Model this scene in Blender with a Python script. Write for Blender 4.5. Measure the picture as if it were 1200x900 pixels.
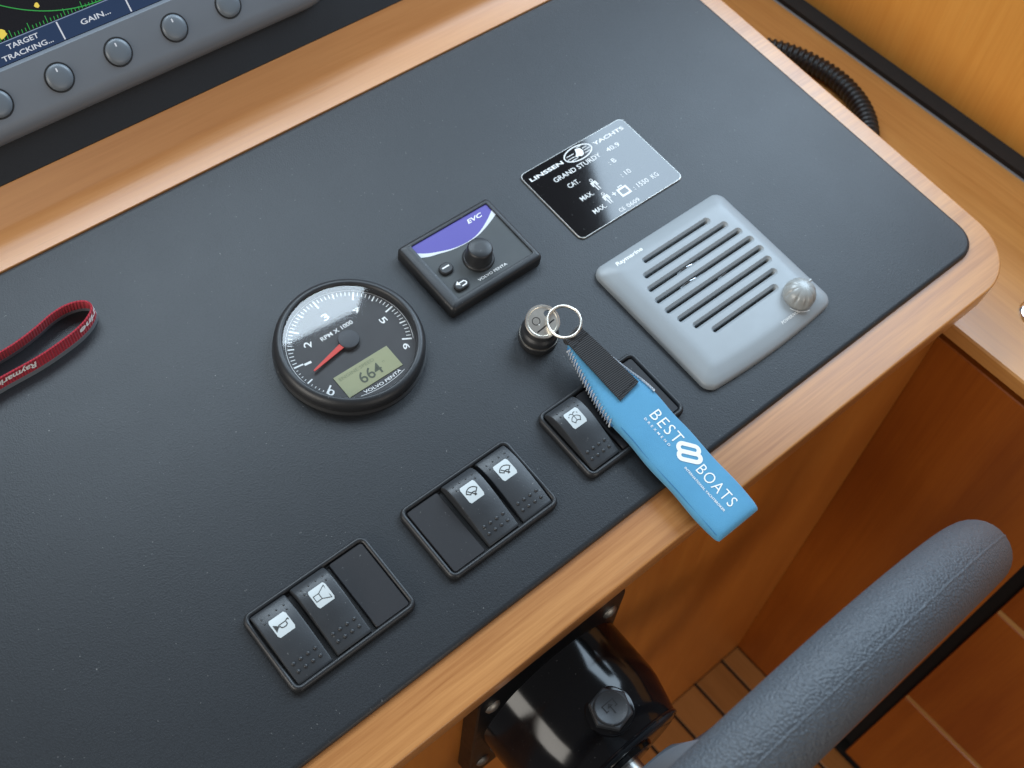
import bpy, math, random
import numpy as np
from mathutils import Matrix, Vector
random.seed(7)
scene = bpy.context.scene
for o in list(bpy.data.objects): bpy.data.objects.remove(o)
col = scene.collection
S = .001                      # everything below is written in millimetres
TILT = math.radians(4.77)     # the console top slopes down towards the helmsman
ZO = .757                     # height of the console origin above the cabin floor
A = np.array([[1, 0, 0], [0, math.cos(TILT), -math.sin(TILT)], [0, math.sin(TILT), math.cos(TILT)]])
PANEL = Matrix.Translation((0, 0, ZO)) @ Matrix.Rotation(TILT, 4, 'X')
WORLD = Matrix.Translation((0, 0, ZO))

# ------------------------------------------------------------------ camera
camd = bpy.data.cameras.new('camera'); cam = bpy.data.objects.new('camera', camd); col.objects.link(cam)
CP = np.array([-74.364, -195.018, 603.573])
CR = np.array([[.760206, -.6370939, .12727212], [-.50681026, -.70410606, -.49737112], [.40648518, .31360169, -.85815137]])
cx, cy, cz = A @ CR[0], A @ (-CR[1]), A @ (-CR[2]); cl = A @ CP * S
cam.matrix_world = Matrix(((cx[0], cy[0], cz[0], cl[0]), (cx[1], cy[1], cz[1], cl[1]), (cx[2], cy[2], cz[2], cl[2] + ZO), (0, 0, 0, 1)))
camd.sensor_width = 36; camd.lens = 1345.79 / 1200 * 36; camd.clip_start = .02; camd.clip_end = 50
camd.dof.use_dof = True; camd.dof.focus_distance = .655; camd.dof.aperture_fstop = 11
scene.camera = cam

# ------------------------------------------------------------------ light: daylight through the cabin windows, plus an added aft fill
w = bpy.data.worlds.new('World'); scene.world = w; w.use_nodes = True
bg = w.node_tree.nodes['Background']; bg.inputs[0].default_value = (.95, .95, 1.0, 1); bg.inputs[1].default_value = .14
def rect_lamp(name, centre, back, right, sx, sy, radiance, color):
    """rectangular area lamp: centre in metres, 'back' points away from the beam, 'right' along its width"""
    d = bpy.data.lights.new(name, 'AREA'); d.shape = 'RECTANGLE'; d.size = sx; d.size_y = sy
    d.energy = radiance * math.pi * sx * sy; d.color = color
    o = bpy.data.objects.new(name, d); col.objects.link(o)
    z = Vector(back).normalized(); x = Vector(right); x = (x - z * x.dot(z)).normalized(); y = z.cross(x)
    o.matrix_world = Matrix.Translation((centre[0], centre[1], centre[2] + ZO)) @ Matrix((x, y, z)).transposed().to_4x4()
    return o
rect_lamp('windscreen_light', (.407, .90, 1.298), (0, 1, 0), (.985, 0, .17), 1.10, .95, 10.5, (.72, .87, 1.0))
rect_lamp('side_window_light', (1.40, .322, 1.12), (1, 0, 0), (0, .697, .717), 1.10, 1.10, 9.0, (.64, .82, 1.0))
rect_lamp('port_window_light', (-1.5, -.05, .62), (-1, 0, .3), (0, 1, 0), 1.3, .7, 7.0, (1.0, .95, .87))
rect_lamp('aft_fill_light', (.1, -2.3, .55), (0, -1, .1), (1, 0, 0), 1.3, 1.3, 2.6, (1.0, .93, .84))  # unseen fill lamp, added behind the camera to brighten the front panel
scene.view_settings.view_transform = 'Standard'; scene.view_settings.look = 'None'
scene.view_settings.exposure = 0; scene.view_settings.gamma = 1; scene.view_settings.use_curve_mapping = False

# ------------------------------------------------------------------ materials
class N:
    def __init__(s, name):
        s.m = bpy.data.materials.new(name); s.m.use_nodes = True; s.t = s.m.node_tree; s.b = s.t.nodes['Principled BSDF']
    def n(s, kind, **kw):
        d = s.t.nodes.new(kind)
        for k, v in kw.items():
            if k in d.inputs.keys() and not hasattr(d, k): d.inputs[k].default_value = v
            else: setattr(d, k, v)
        return d
    def l(s, a, b): s.t.links.new(a, b)
    def math(s, op, a, b=None, c=None, clamp=False):
        d = s.t.nodes.new('ShaderNodeMath'); d.operation = op; d.use_clamp = clamp
        for i, v in enumerate((a, b, c)):
            if v is None: continue
            if isinstance(v, (int, float)): d.inputs[i].default_value = v
            else: s.l(v, d.inputs[i])
        return d.outputs[0]
    def mix(s, f, a, b, blend='MIX'):
        d = s.t.nodes.new('ShaderNodeMix'); d.data_type = 'RGBA'; d.blend_type = blend
        for i, v in ((0, f), (6, a), (7, b)):
            if isinstance(v, (int, float)): d.inputs[i].default_value = v
            elif isinstance(v, tuple): d.inputs[i].default_value = (*v, 1)
            else: s.l(v, d.inputs[i])
        return d.outputs[2]
    def coord(s, scale=(1, 1, 1), rand=False):
        tc = s.n('ShaderNodeTexCoord'); mp = s.n('ShaderNodeMapping'); mp.inputs['Scale'].default_value = scale
        s.l(tc.outputs['Object'], mp.inputs['Vector'])
        if rand:
            oi = s.n('ShaderNodeObjectInfo'); cx = s.n('ShaderNodeCombineXYZ')
            v = s.math('MULTIPLY', oi.outputs['Random'], 37.0)
            for i in range(3): s.l(v, cx.inputs[i])
            s.l(cx.outputs[0], mp.inputs['Location'])
        return mp.outputs[0]
    def noise(s, vec, scale, detail=3, rough=.5, dist=0):
        d = s.n('ShaderNodeTexNoise'); d.inputs['Scale'].default_value = scale; d.inputs['Detail'].default_value = detail
        d.inputs['Roughness'].default_value = rough; d.inputs['Distortion'].default_value = dist
        s.l(vec, d.inputs['Vector']); return d.outputs[0]
    def ramp(s, f, *stops):
        d = s.n('ShaderNodeValToRGB'); e = d.color_ramp.elements
        while len(e) < len(stops): e.new(.5)
        for x, (p, c) in zip(e, stops): x.position = p; x.color = (*c, 1) if isinstance(c, tuple) else (c, c, c, 1)
        s.l(f, d.inputs[0]); return d.outputs[0]
    def bump(s, h, strength, dist, normal=None):
        d = s.n('ShaderNodeBump'); d.inputs['Strength'].default_value = strength; d.inputs['Distance'].default_value = dist
        s.l(h, d.inputs['Height'])
        if normal: s.l(normal, d.inputs['Normal'])
        return d.outputs[0]
    def set(s, **kw):
        for k, v in kw.items():
            k = k.replace('_', ' ')
            i = s.b.inputs[k]
            if isinstance(v, (int, float)): i.default_value = v
            elif isinstance(v, tuple): i.default_value = (*v, 1) if len(v) == 3 else v
            else: s.l(v, i)
        return s.m

def plain(name, c, rough=.5, metal=0, spec=.5, coat=0, bump=0, bscale=900, vary=.12, dust=0, rvar=.14):
    k = N(name); v = k.coord()
    n1 = k.noise(v, 60, 4)
    base = k.mix(k.math('MULTIPLY', n1, 1.0), tuple(x * (1 - vary) for x in c), tuple(min(1, x * (1 + vary)) for x in c))
    if dust:
        d = k.noise(v, 420, 2, .6); d = k.ramp(d, (.70, 0.), (.78, 1.)); base = k.mix(k.math('MULTIPLY', d, dust), base, (.5, .5, .48))
    r = k.math('MULTIPLY_ADD', k.noise(v, 140, 3), rvar, rough - rvar / 2)
    kw = dict(Base_Color=base, Roughness=r, Metallic=metal, Specular_IOR_Level=spec, Coat_Weight=coat)
    if bump: kw['Normal'] = k.bump(k.noise(v, bscale, 2), bump, .0003)
    return k.set(**kw)

def wood(name, dark, light, axis, rough=.33, coat=.25, scale=1., streak=.5, fine=.35):
    k = N(name)
    sc = [26 * scale] * 3; sc[axis] = 1.6 * scale
    v = k.coord(tuple(sc), rand=True)
    n = k.noise(v, 1.0, 5, .55, .9)
    fs = [420.] * 3; fs[axis] = 14.
    vf = k.coord(tuple(fs), rand=True); f = k.noise(vf, 1.0, 3, .6, .2)
    big = k.noise(k.coord((5, 5, 5), rand=True), 1.0, 2)
    a = k.math('MULTIPLY_ADD', n, streak, k.math('MULTIPLY', big, 1 - streak))
    a = k.math('MULTIPLY_ADD', k.math('SUBTRACT', f, .5), fine, a)
    c = k.ramp(a, (.28, dark), (.72, light))
    pores = k.ramp(f, (.66, 0.), (.74, 1.))
    c = k.mix(k.math('MULTIPLY', pores, .22), c, tuple(x * .45 for x in dark))
    r = k.math('MULTIPLY_ADD', f, .16, rough - .08)
    return k.set(Base_Color=c, Roughness=r, Coat_Weight=coat, Coat_Roughness=.34, Specular_IOR_Level=.45, Normal=k.bump(f, .06, .0003))

def leather(name, c, cell, strength, rough, dust=0., spec=.5, wrinkle=.35):
    k = N(name); v = k.coord()
    warp = k.noise(v, cell * .35, 2)
    vd = k.n('ShaderNodeTexVoronoi'); vd.feature = 'SMOOTH_F1'; vd.inputs['Scale'].default_value = cell; vd.inputs['Smoothness'].default_value = .35
    vm = k.n('ShaderNodeVectorMath'); vm.operation = 'MULTIPLY_ADD'
    nz = k.n('ShaderNodeTexNoise'); nz.inputs['Scale'].default_value = cell * .5; k.l(v, nz.inputs['Vector'])
    k.l(nz.outputs['Color'], vm.inputs[0]); vm.inputs[1].default_value = (.8 / cell,) * 3; k.l(v, vm.inputs[2]); k.l(vm.outputs[0], vd.inputs['Vector'])
    h = k.math('MULTIPLY_ADD', k.noise(v, cell * 1.8, 2), .5, vd.outputs['Distance'])
    h = k.math('MULTIPLY_ADD', warp, wrinkle, h)
    b = k.mix(k.noise(v, 14, 4, .6), tuple(x * .86 for x in c), tuple(x * 1.14 for x in c))
    b = k.mix(k.ramp(vd.outputs['Distance'], (.35, 0.), (.9, .5)), b, tuple(x * .6 for x in c))
    if dust:
        d = k.ramp(k.noise(v, 480, 2, .7), (.725, 0.), (.77, 1.)); d2 = k.noise(v, 22, 3)
        b = k.mix(k.math('MULTIPLY', k.math('MULTIPLY', d, d2), dust), b, (.42, .42, .40))
    r = k.math('MULTIPLY_ADD', k.noise(v, 25, 4), .05, rough - .025)
    return k.set(Base_Color=b, Roughness=r, Specular_IOR_Level=spec, Normal=k.bump(h, strength, .0006))

def emit(name, c, e, base=(.01, .01, .012)):
    k = N(name); return k.set(Base_Color=base, Roughness=.25, Emission_Color=c, Emission_Strength=e)

M = {}
M['leather'] = leather('console_leather', (.022, .025, .029), 1050, .13, .46, dust=.55, spec=.44)
M['wheel'] = leather('wheel_leather', (.072, .082, .095), 780, .85, .48, spec=.5, wrinkle=.1)
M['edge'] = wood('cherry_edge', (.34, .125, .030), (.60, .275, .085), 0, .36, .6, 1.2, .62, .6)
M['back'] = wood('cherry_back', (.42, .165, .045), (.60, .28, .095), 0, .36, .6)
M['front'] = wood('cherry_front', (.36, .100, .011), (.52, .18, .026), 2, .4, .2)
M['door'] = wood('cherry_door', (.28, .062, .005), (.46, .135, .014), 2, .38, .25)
M['shelf'] = wood('cherry_shelf', (.44, .18, .042), (.62, .30, .085), 1, .36, .3, 1.3, .5, .5)
M['wall'] = wood('cherry_wall', (.64, .26, .042), (.80, .39, .085), 2, .4, .3, .8)
M['lit_edge'] = wood('lit_edge_wood', (.42, .20, .05), (.55, .30, .10), 1, .45, .1)  # paler wood tone paints the light on the drawers' top edges
M['plank'] = wood('floor_teak', (.30, .13, .035), (.45, .21, .065), 1, .42, .15)
M['caulk'] = plain('black_caulk', (.012, .012, .012), .7)
M['recess'] = plain('dark_recess', (.012, .010, .009), .8)
M['dash'] = leather('dash_vinyl', (.014, .015, .018), 1200, .08, .5, spec=.4)
M['black'] = plain('black_plastic', (.020, .021, .023), .42, bump=.12, bscale=1500, dust=.25)
M['rocker'] = plain('rocker_plastic', (.034, .037, .041), .40, bump=.15, bscale=1600, dust=.3)
M['blank'] = plain('blank_plastic', (.017, .016, .018), .55, spec=.35, bump=.10, bscale=1400, dust=.25)
M['matte'] = plain('matte_black', (.010, .010, .011), .6)
M['gloss'] = plain('black_paint', (.005, .005, .006), .12, spec=.36, coat=.0, vary=.05, dust=.10, rvar=.05)
M['satin'] = plain('satin_black', (.006, .006, .007), .34, spec=.22, vary=.05, dust=.1)
M['plate'] = plain('plate_black', (.004, .004, .005), .06, spec=.75, vary=.02, dust=.12, rvar=.02)
M['steel'] = plain('steel', (.50, .49, .46), .34, metal=1)
M['bolt'] = plain('dull_bolt', (.30, .28, .25), .5, metal=1)
M['chrome'] = plain('chrome', (.82, .83, .85), .08, metal=1, vary=.02)
M['nickel'] = plain('nickel', (.88, .84, .76), .36, metal=1, vary=.06)
M['grey'] = plain('speaker_grey', (.30, .325, .34), .40, bump=.12, bscale=1800, vary=.04, dust=.04)
M['knobgrey'] = plain('knob_grey', (.34, .35, .34), .32, metal=.1, vary=.06)
M['bezel'] = plain('display_grey', (.150, .165, .185), .45, bump=.10, bscale=1600, vary=.05)
M['button'] = plain('button_grey', (.135, .155, .175), .35, vary=.05)
M['white'] = plain('white_print', (.86, .86, .84), .5, vary=.03)
M['label'] = plain('label_white', (.58, .62, .62), .38, vary=.03, dust=.05)
M['ink'] = plain('black_ink', (.03, .03, .028), .5)
M['dial'] = plain('dial_black', (.024, .022, .023), .5)
M['hub'] = plain('needle_hub', (.030, .032, .038), .5)
M['red'] = plain('needle_red', (.62, .035, .018), .45)
M['lcd'] = plain('lcd_green', (.29, .295, .155), .35, vary=.05)
M['lcdink'] = plain('lcd_ink', (.055, .065, .035), .5)
M['lcdpale'] = plain('lcd_ghost', (.19, .21, .105), .5)
M['purple'] = plain('purple_print', (.080, .060, .34), .45, vary=.04)
M['face'] = plain('face_grey', (.040, .044, .044), .5, bump=.05)
M['silverline'] = plain('silver_line', (.66, .68, .70), .4)
M['blue'] = None
k = N('blue_neoprene'); v = k.coord()
b = k.mix(k.noise(v, 35, 3), (.082, .285, .47), (.112, .345, .535))
M['blue'] = k.set(Base_Color=b, Roughness=.75, Sheen_Weight=.35, Sheen_Roughness=.4, Specular_IOR_Level=.25, Normal=k.bump(k.math('MULTIPLY_ADD', k.noise(v, 2600, 2), .6, k.noise(v, 130, 3)), .5, .0006))
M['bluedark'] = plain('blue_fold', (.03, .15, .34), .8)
def webbing(name, c1, c2, axis, period, rough=.75):
    k = N(name); v = k.coord()
    wv = k.n('ShaderNodeTexWave'); wv.bands_direction = axis; wv.inputs['Scale'].default_value = .314 / period; wv.inputs['Distortion'].default_value = .6
    wv.inputs['Detail'].default_value = 1; wv.inputs['Detail Scale'].default_value = 3
    k.l(v, wv.inputs['Vector'])
    f = k.math('MULTIPLY_ADD', k.noise(v, 1800, 2), .4, wv.outputs['Fac'])
    return k.set(Base_Color=k.mix(k.math('MULTIPLY', f, .75), c1, c2), Roughness=rough, Specular_IOR_Level=.3, Sheen_Weight=.2, Normal=k.bump(f, .7, .0006))
M['web'] = webbing('black_webbing', (.008, .008, .009), (.040, .040, .042), 'Y', .0012)
M['redweb'] = webbing('red_webbing', (.26, .006, .018), (.46, .018, .038), 'X', .0018)
M['thread'] = plain('thread', (.72, .76, .80), .7)
M['darkthread'] = plain('dark_thread', (.012, .012, .013), .7)
M['hose'] = plain('hose_black', (.014, .013, .013), .38)
M['screen'] = emit('screen_black', (.004, .003, .006), .3)
M['navy'] = emit('screen_navy', (.018, .045, .115), .75)
M['sgreen'] = emit('screen_green', (.04, .42, .08), .8)
M['syellow'] = emit('screen_yellow', (.85, .66, .10), .9)
M['swhite'] = emit('screen_white', (.75, .80, .88), .8)
M['sline'] = emit('screen_edge', (.30, .40, .58), .7)
# clear cover: thin sheet that mirrors at grazing angles and lets the rest straight through
k = N('clear_glass'); k.t.nodes.remove(k.b)
tr = k.n('ShaderNodeBsdfTransparent'); gl = k.n('ShaderNodeBsdfGlossy'); gl.inputs['Roughness'].default_value = .03
lw_ = k.n('ShaderNodeLayerWeight'); lw_.inputs[0].default_value = .5; mx = k.n('ShaderNodeMixShader')
k.l(k.math('MULTIPLY_ADD', k.math('POWER', lw_.outputs['Facing'], 5.0), .92, .078), mx.inputs[0]); k.l(tr.outputs[0], mx.inputs[1]); k.l(gl.outputs[0], mx.inputs[2]); k.l(mx.outputs[0], k.t.nodes['Material Output'].inputs[0])
M['glass'] = k.m

# ------------------------------------------------------------------ mesh helpers
ORG = {}
def to_panel(pts): return [tuple(A.T @ np.array(q, float)) for q in pts]
class MB:
    def __init__(s): s.v = []; s.f = []
    def add(s, v, f):
        o = len(s.v); s.v += [tuple(map(float, q)) for q in v]; s.f += [tuple(i + o for i in q) for q in f]; return s
    def loft(s, rings, cap0=True, cap1=True, closed=True, loop=False):
        n = len(rings[0]); v = [q for r in rings for q in r]; f = []
        R = len(rings)
        for i in range(R if loop else R - 1):
            a = i * n; b = ((i + 1) % R) * n
            for j in range(n if closed else n - 1):
                j2 = (j + 1) % n; f.append((a + j, a + j2, b + j2, b + j))
        if cap0 and not loop: f.append(tuple(range(n))[::-1])
        if cap1 and not loop: f.append(tuple((R - 1) * n + i for i in range(n)))
        return s.add(v, f)
    def box(s, x0, x1, y0, y1, z0, z1, b=0):
        if b:
            return s.prism(rrect((x0 + x1) / 2, (y0 + y1) / 2, x1 - x0, y1 - y0, b, 2), [(b, z0), (0, z0 + b), (0, z1 - b), (b, z1)])
        p = [(x, y, z) for z in (z0, z1) for x, y in ((x0, y0), (x1, y0), (x1, y1), (x0, y1))]
        return s.add(p, [(3, 2, 1, 0), (4, 5, 6, 7), (0, 1, 5, 4), (1, 2, 6, 5), (2, 3, 7, 6), (3, 0, 4, 7)])
    def prism(s, outline, layers, cap0=True, cap1=True):
        return s.loft([[(x, y, z) for x, y in inset(outline, i)] for i, z in layers], cap0, cap1)
    def lathe(s, prof, c=(0, 0, 0), n=64, axis='z', cap0=True, cap1=True, rf=None):
        rings = []
        for i, (r, h) in enumerate(prof):
            ring = []
            for j in range(n):
                t = 2 * math.pi * j / n; rr = r * (rf(t, i) if rf else 1)
                a, b = rr * math.cos(t), rr * math.sin(t)
                ring.append((c[0] + a, c[1] + b, c[2] + h) if axis == 'z' else (c[0] + a, c[1] - h, c[2] + b))
            rings.append(ring)
        return s.loft(rings, cap0, cap1)
    def tube(s, path, r, n=10, closed=False, cap=True):
        P = [np.array(q, float) for q in path]; m = len(P); rings = []
        up = None
        for i in range(m):
            a = P[(i - 1) % m] if closed or i > 0 else P[i]; b = P[(i + 1) % m] if closed or i < m - 1 else P[i]
            t = b - a; t /= np.linalg.norm(t) + 1e-12
            if up is None:
                up = np.array([0, 0, 1.]) if abs(t[2]) < .9 else np.array([1., 0, 0])
            u = up - t * (up @ t); u /= np.linalg.norm(u) + 1e-12; w_ = np.cross(t, u); up = u
            rr = r(i) if callable(r) else r
            rings.append([tuple(P[i] + rr * (math.cos(2 * math.pi * j / n) * u + math.sin(2 * math.pi * j / n) * w_)) for j in range(n)])
        return s.loft(rings, cap, cap, True, closed)
    def stroke(s, pts, wd, fn, closed=False):
        """flat mitred ribbon along 2-D points, mapped to 3-D by fn"""
        P = [np.array(q, float) for q in pts]; m = len(P); L = []; Rr = []
        for i in range(m):
            a = P[(i - 1) % m] if closed or i > 0 else None; b = P[(i + 1) % m] if closed or i < m - 1 else None
            d1 = (P[i] - a) if a is not None else (b - P[i]); d2 = (b - P[i]) if b is not None else d1
            d1 = d1 / (np.linalg.norm(d1) + 1e-12); d2 = d2 / (np.linalg.norm(d2) + 1e-12)
            n1 = np.array([-d1[1], d1[0]]); n2 = np.array([-d2[1], d2[0]]); nn = n1 + n2
            nn /= (np.linalg.norm(nn) + 1e-9); kf = 1 / max(.45, nn @ n1)
            L.append(P[i] + nn * kf * wd / 2); Rr.append(P[i] - nn * kf * wd / 2)
        v = [fn(*q) for q in L] + [fn(*q) for q in Rr]
        f = [(i, m + i, m + (i + 1) % m, (i + 1) % m) for i in range(m if closed else m - 1)]
        return s.add(v, f)
    def poly(s, pts, fn): return s.add([fn(*q) for q in pts], [tuple(range(len(pts)))])
    def xf(s, fn): s.v = [tuple(fn(q)) for q in s.v]; return s
    def build(s, name, mat, parent=None, smooth=35, kind=None, label=None, org=None):
        o_ = np.array(ORG[parent.name] if parent else (org or (0, 0, 0)), float)
        me = bpy.data.meshes.new(name); me.from_pydata([tuple((np.array(q) - o_) * S) for q in s.v], [], s.f); me.validate(); me.update()
        import bmesh
        bm = bmesh.new(); bm.from_mesh(me); bmesh.ops.recalc_face_normals(bm, faces=bm.faces); bm.to_mesh(me); bm.free()
        if smooth:
            me.shade_smooth(); me.set_sharp_from_angle(angle=math.radians(smooth))
        return link(name, me, mat, parent, kind, label, o_)
def link(name, me, mat, parent=None, kind=None, label=None, org=(0, 0, 0)):
    if mat: me.materials.clear(); me.materials.append(M[mat])
    o = bpy.data.objects.new(name, me); col.objects.link(o)
    if parent: o.parent = parent
    if kind: o['kind'] = kind
    if label: o['label'] = label
    ORG[o.name] = tuple(org)
    return o
def rrect(cx, cy, w, h, r, n=6):
    out = []
    for sx, sy, a in ((1, 1, 0), (-1, 1, 90), (-1, -1, 180), (1, -1, 270)):
        for i in range(n + 1):
            t = math.radians(a + 90 * i / n); out.append((cx + sx * (w / 2 - r) + r * math.cos(t), cy + sy * (h / 2 - r) + r * math.sin(t)))
    return out
def inset(o, d):
    if not d: return o
    m = len(o); out = []
    for i in range(m):
        p = np.array(o[i]); a = np.array(o[i - 1]); b = np.array(o[(i + 1) % m])
        d1 = p - a; d2 = b - p; d1 = d1 / (np.linalg.norm(d1) + 1e-9); d2 = d2 / (np.linalg.norm(d2) + 1e-9)
        n = np.array([-d1[1], d1[0]]) + np.array([-d2[1], d2[0]]); n /= (np.linalg.norm(n) + 1e-9)
        kf = 1 / max(.5, n @ np.array([-d1[1], d1[0]])); out.append(tuple(p + n * d * kf))
    return out
def thing(name, label, cat, loc, frame=PANEL, group=None):
    o = bpy.data.objects.new(name, None); col.objects.link(o); o.empty_display_size = .02
    o.matrix_world = frame @ Matrix.Translation(Vector(loc) * S)
    o['label'] = label; o['category'] = cat
    if group: o['group'] = group
    ORG[o.name] = tuple(loc); return o
def text_mesh(s, bold=0, shear=0, spacing=1.0):
    c = bpy.data.curves.new('t', 'FONT'); c.body = s; c.size = 1; c.resolution_u = 3; c.offset = bold; c.shear = shear; c.space_character = spacing
    o = bpy.data.objects.new('t', c); col.objects.link(o); dg = bpy.context.evaluated_depsgraph_get(); dg.update()
    me = bpy.data.meshes.new_from_object(o.evaluated_get(dg)); bpy.data.objects.remove(o); bpy.data.curves.remove(c)
    v = np.array([tuple(q.co) for q in me.vertices]); f = [tuple(p.vertices) for p in me.polygons]; bpy.data.meshes.remove(me)
    return v, f
def lettering(mb, s, x0, x1, y0, h, fn, bold=0, shear=0, spacing=1.0):
    """write s so that it fills x0..x1 and its capitals are h high above base line y0; fn maps (x, y) to 3-D"""
    v, f = text_mesh(s, bold, shear, spacing)
    ref, _ = text_mesh('H', bold)
    mn, mxx = v[:, 0].min(), v[:, 0].max(); hh = ref[:, 1].max() - ref[:, 1].min(); b0 = ref[:, 1].min()
    X = x0 + (v[:, 0] - mn) / (mxx - mn) * (x1 - x0); Y = y0 + (v[:, 1] - b0) / hh * h
    return mb.add([fn(a, b) for a, b in zip(X, Y)], f)
def spline(keys, x):
    xs = [k_[0] for k_ in keys]; i = max(0, min(len(xs) - 2, int(np.searchsorted(xs, x)) - 1))
    p = [keys[max(0, min(len(keys) - 1, i + d))] for d in (-1, 0, 1, 2)]
    t = (x - p[1][0]) / (p[2][0] - p[1][0]); out = []
    for c in range(1, len(p[0])):
        m1 = (p[2][c] - p[0][c]) / max(1e-6, p[2][0] - p[0][0]) * (p[2][0] - p[1][0]); m2 = (p[3][c] - p[1][c]) / max(1e-6, p[3][0] - p[1][0]) * (p[2][0] - p[1][0])
        out.append((2 * t**3 - 3 * t**2 + 1) * p[1][c] + (t**3 - 2 * t**2 + t) * m1 + (-2 * t**3 + 3 * t**2) * p[2][c] + (t**3 - t**2) * m2)
    return out
def catmull(pts, sub, closed=False):
    P = [np.array(q, float) for q in pts]; m = len(P); out = []
    g = (lambda i: P[i % m]) if closed else (lambda i: P[max(0, min(m - 1, i))])
    for i in range(m if closed else m - 1):
        for j in range(sub):
            t = j / sub; a, b, c, d = g(i - 1), g(i), g(i + 1), g(i + 2)
            out.append(.5 * (2 * b + (c - a) * t + (2 * a - 5 * b + 4 * c - d) * t * t + (3 * b - a - 3 * c + d) * t**3))
    if not closed: out.append(P[-1])
    return out
def at(z): return lambda x, y: (x, y, z)

# ================================================================== SETTING
FZ = -757.
fl = MB().box(-700, 720, -1200, 400, FZ - 30, FZ - 3).build('floor', 'caulk', None, 0, 'structure'); fl.matrix_world = WORLD
pk = None
for i in range(24):
    x1 = 556.5 - 47 * i + (-8 if i == 0 else 0) if i else 553; 
    lo = 524.5 - 47 * i; hi = lo + (28.0 if i == 0 else 47)
    if i == 0:
        o = MB().box(lo + 2, hi, -1200, -93, FZ - 3, FZ, .8).build('plank', 'plank', fl)
    elif pk is None:
        pk = o = MB().box(lo + 2, hi - 2, -1200, -93, FZ - 3, FZ, .8).build('plank', 'plank', fl); base_i = i
    else:
        o = pk.copy(); col.objects.link(o); o.parent = fl; o.location.x = -47 * (i - base_i) * S
# hull side lining above the side cabinet
wl = MB().box(728, 748, -1200, 900, -70, 95).build('wall', 'wall', None, 0, 'structure'); wl.matrix_world = WORLD
MB().box(711, 727.5, -1200, 900, -70.6, -66, 0).build('gap_seal', 'recess', wl, 0)

# ================================================================== CONSOLE
con = thing('helm_console', 'sloping helm console with charcoal leather top and cherry wood edging', 'console', (20, 100, -757))
def corner_outline(x0, x1, y0, y1, r, n=14):
    o = []
    for i in range(n + 1):
        t = math.radians(-90 + 90 * i / n); o.append((x1 - r + r * math.cos(t), y0 + r + r * math.sin(t)))
    o += [(x1, y1), (x0, y1), (x0, y0)]
    return o
MB().prism(corner_outline(-560, 576, -110.5, 420, 44), [(1.2, -26), (.3, -25.6), (0, -24.8), (0, -5.6), (.3, -4.6), (.8, -4.15), (1.6, -4)]).build('edge_board', 'edge', con, 40)
MB().prism(corner_outline(-540, 557.6, -82, 269, 20), [(.5, -4.2), (0, -3.2), (.3, -1.5), (1.4, -.35), (3.2, 0)]).build('leather_top', 'leather', con, 50)
# back trim: two wooden facets running the whole width, then the raked black dash
def extr(prof, x0, x1, name, mat, parent, sm=40):
    n = len(prof); return MB().loft([[(x0, y, z) for y, z in prof], [(x1, y, z) for y, z in prof]]).build(name, mat, parent, sm)
extr([(269.6, -3.9), (269.6, -1.4), (270.0, -.7), (284, .3), (288.5, 1.4), (291.5, 3.0), (294, 5.4), (306, 22.6), (307, 23.6), (330, 23.6), (330, -3.9)], -540, 574, 'back_trim', 'back', con, 28)
s45 = math.sqrt(.5)
def dash(x, s, h=0): return (x, 306.6 + s * s45 - h * s45, 23.8 + s * s45 + h * s45)
m = MB(); pr = [(0, -10), (0, -1), (.8, 0), (300, 0), (300, -10)]
m.loft([[dash(x, s_, h) for s_, h in pr] for x in (-540, 574)]).build('dash_panel', 'dash', con, 40)
# upright front and side
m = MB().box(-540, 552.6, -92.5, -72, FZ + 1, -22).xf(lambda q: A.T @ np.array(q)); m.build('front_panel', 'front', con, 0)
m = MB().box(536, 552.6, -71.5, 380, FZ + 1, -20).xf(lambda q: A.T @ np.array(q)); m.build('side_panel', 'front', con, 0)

# ================================================================== SIDE CABINET
cab = thing('side_cabinet', 'cherry wood side cabinet with long shelf top right of the console', 'cabinet', (630, -300, FZ), WORLD)
m = MB(); prof = [(541, -84.5), (541, -72.5), (542.5, -71), (709, -71), (709, -84.5)]
m.loft([[(x, y, z) for x, z in prof] for y in (-1200, 900)]).build('shelf_top', 'shelf', cab, 0)
MB().box(572, 705, -1190, 900, FZ + 1, -85).build('carcass', 'recess', cab, 0)
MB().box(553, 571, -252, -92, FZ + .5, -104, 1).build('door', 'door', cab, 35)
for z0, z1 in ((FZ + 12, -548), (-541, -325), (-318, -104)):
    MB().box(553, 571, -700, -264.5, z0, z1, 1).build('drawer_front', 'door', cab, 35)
for z in (-548, -325):  # pale strips put between the drawers as their lit top edges
    MB().box(553.4, 571.6, -700, -265, z + .4, z + 6.6, 0).build('lit_drawer_edge', 'lit_edge', cab, 0)

# ================================================================== CHART DISPLAY
dis = thing('chart_display', 'grey chart plotter display with round soft keys in the black dash', 'display', dash(60, 24))
def dp(h): return lambda x, s: dash(x, s, h)
SX0, SX1, SY0, SY1 = -165, 262, 61.5, 250
def dring(w0, w1, s0, s1, r, h, n=8): return [dash(x, s_, h) for x, s_ in rrect((w0 + w1) / 2, (s0 + s1) / 2, w1 - w0, s1 - s0, r, n)]
m = MB()
out = [(0, .3, 0), (0, 4, 0), (2.2, 8, 0), (6, 11, 0), (11, 12, 0)]
rings = [dring(-205 + i, 302 - i, 21.5 + i, 300 - i, 34 - i, h) for i, h, _ in out]
rings += [dring(SX0 - 2, SX1 + 2, SY0 - 2, SY1 + 2, 4, 12), dring(SX0, SX1, SY0, SY1, 3, 9.5), dring(SX0, SX1, SY0, SY1, 3, 7)]
bz = m.loft(rings, False, False).build('bezel', 'bezel', dis, 40)
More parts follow.
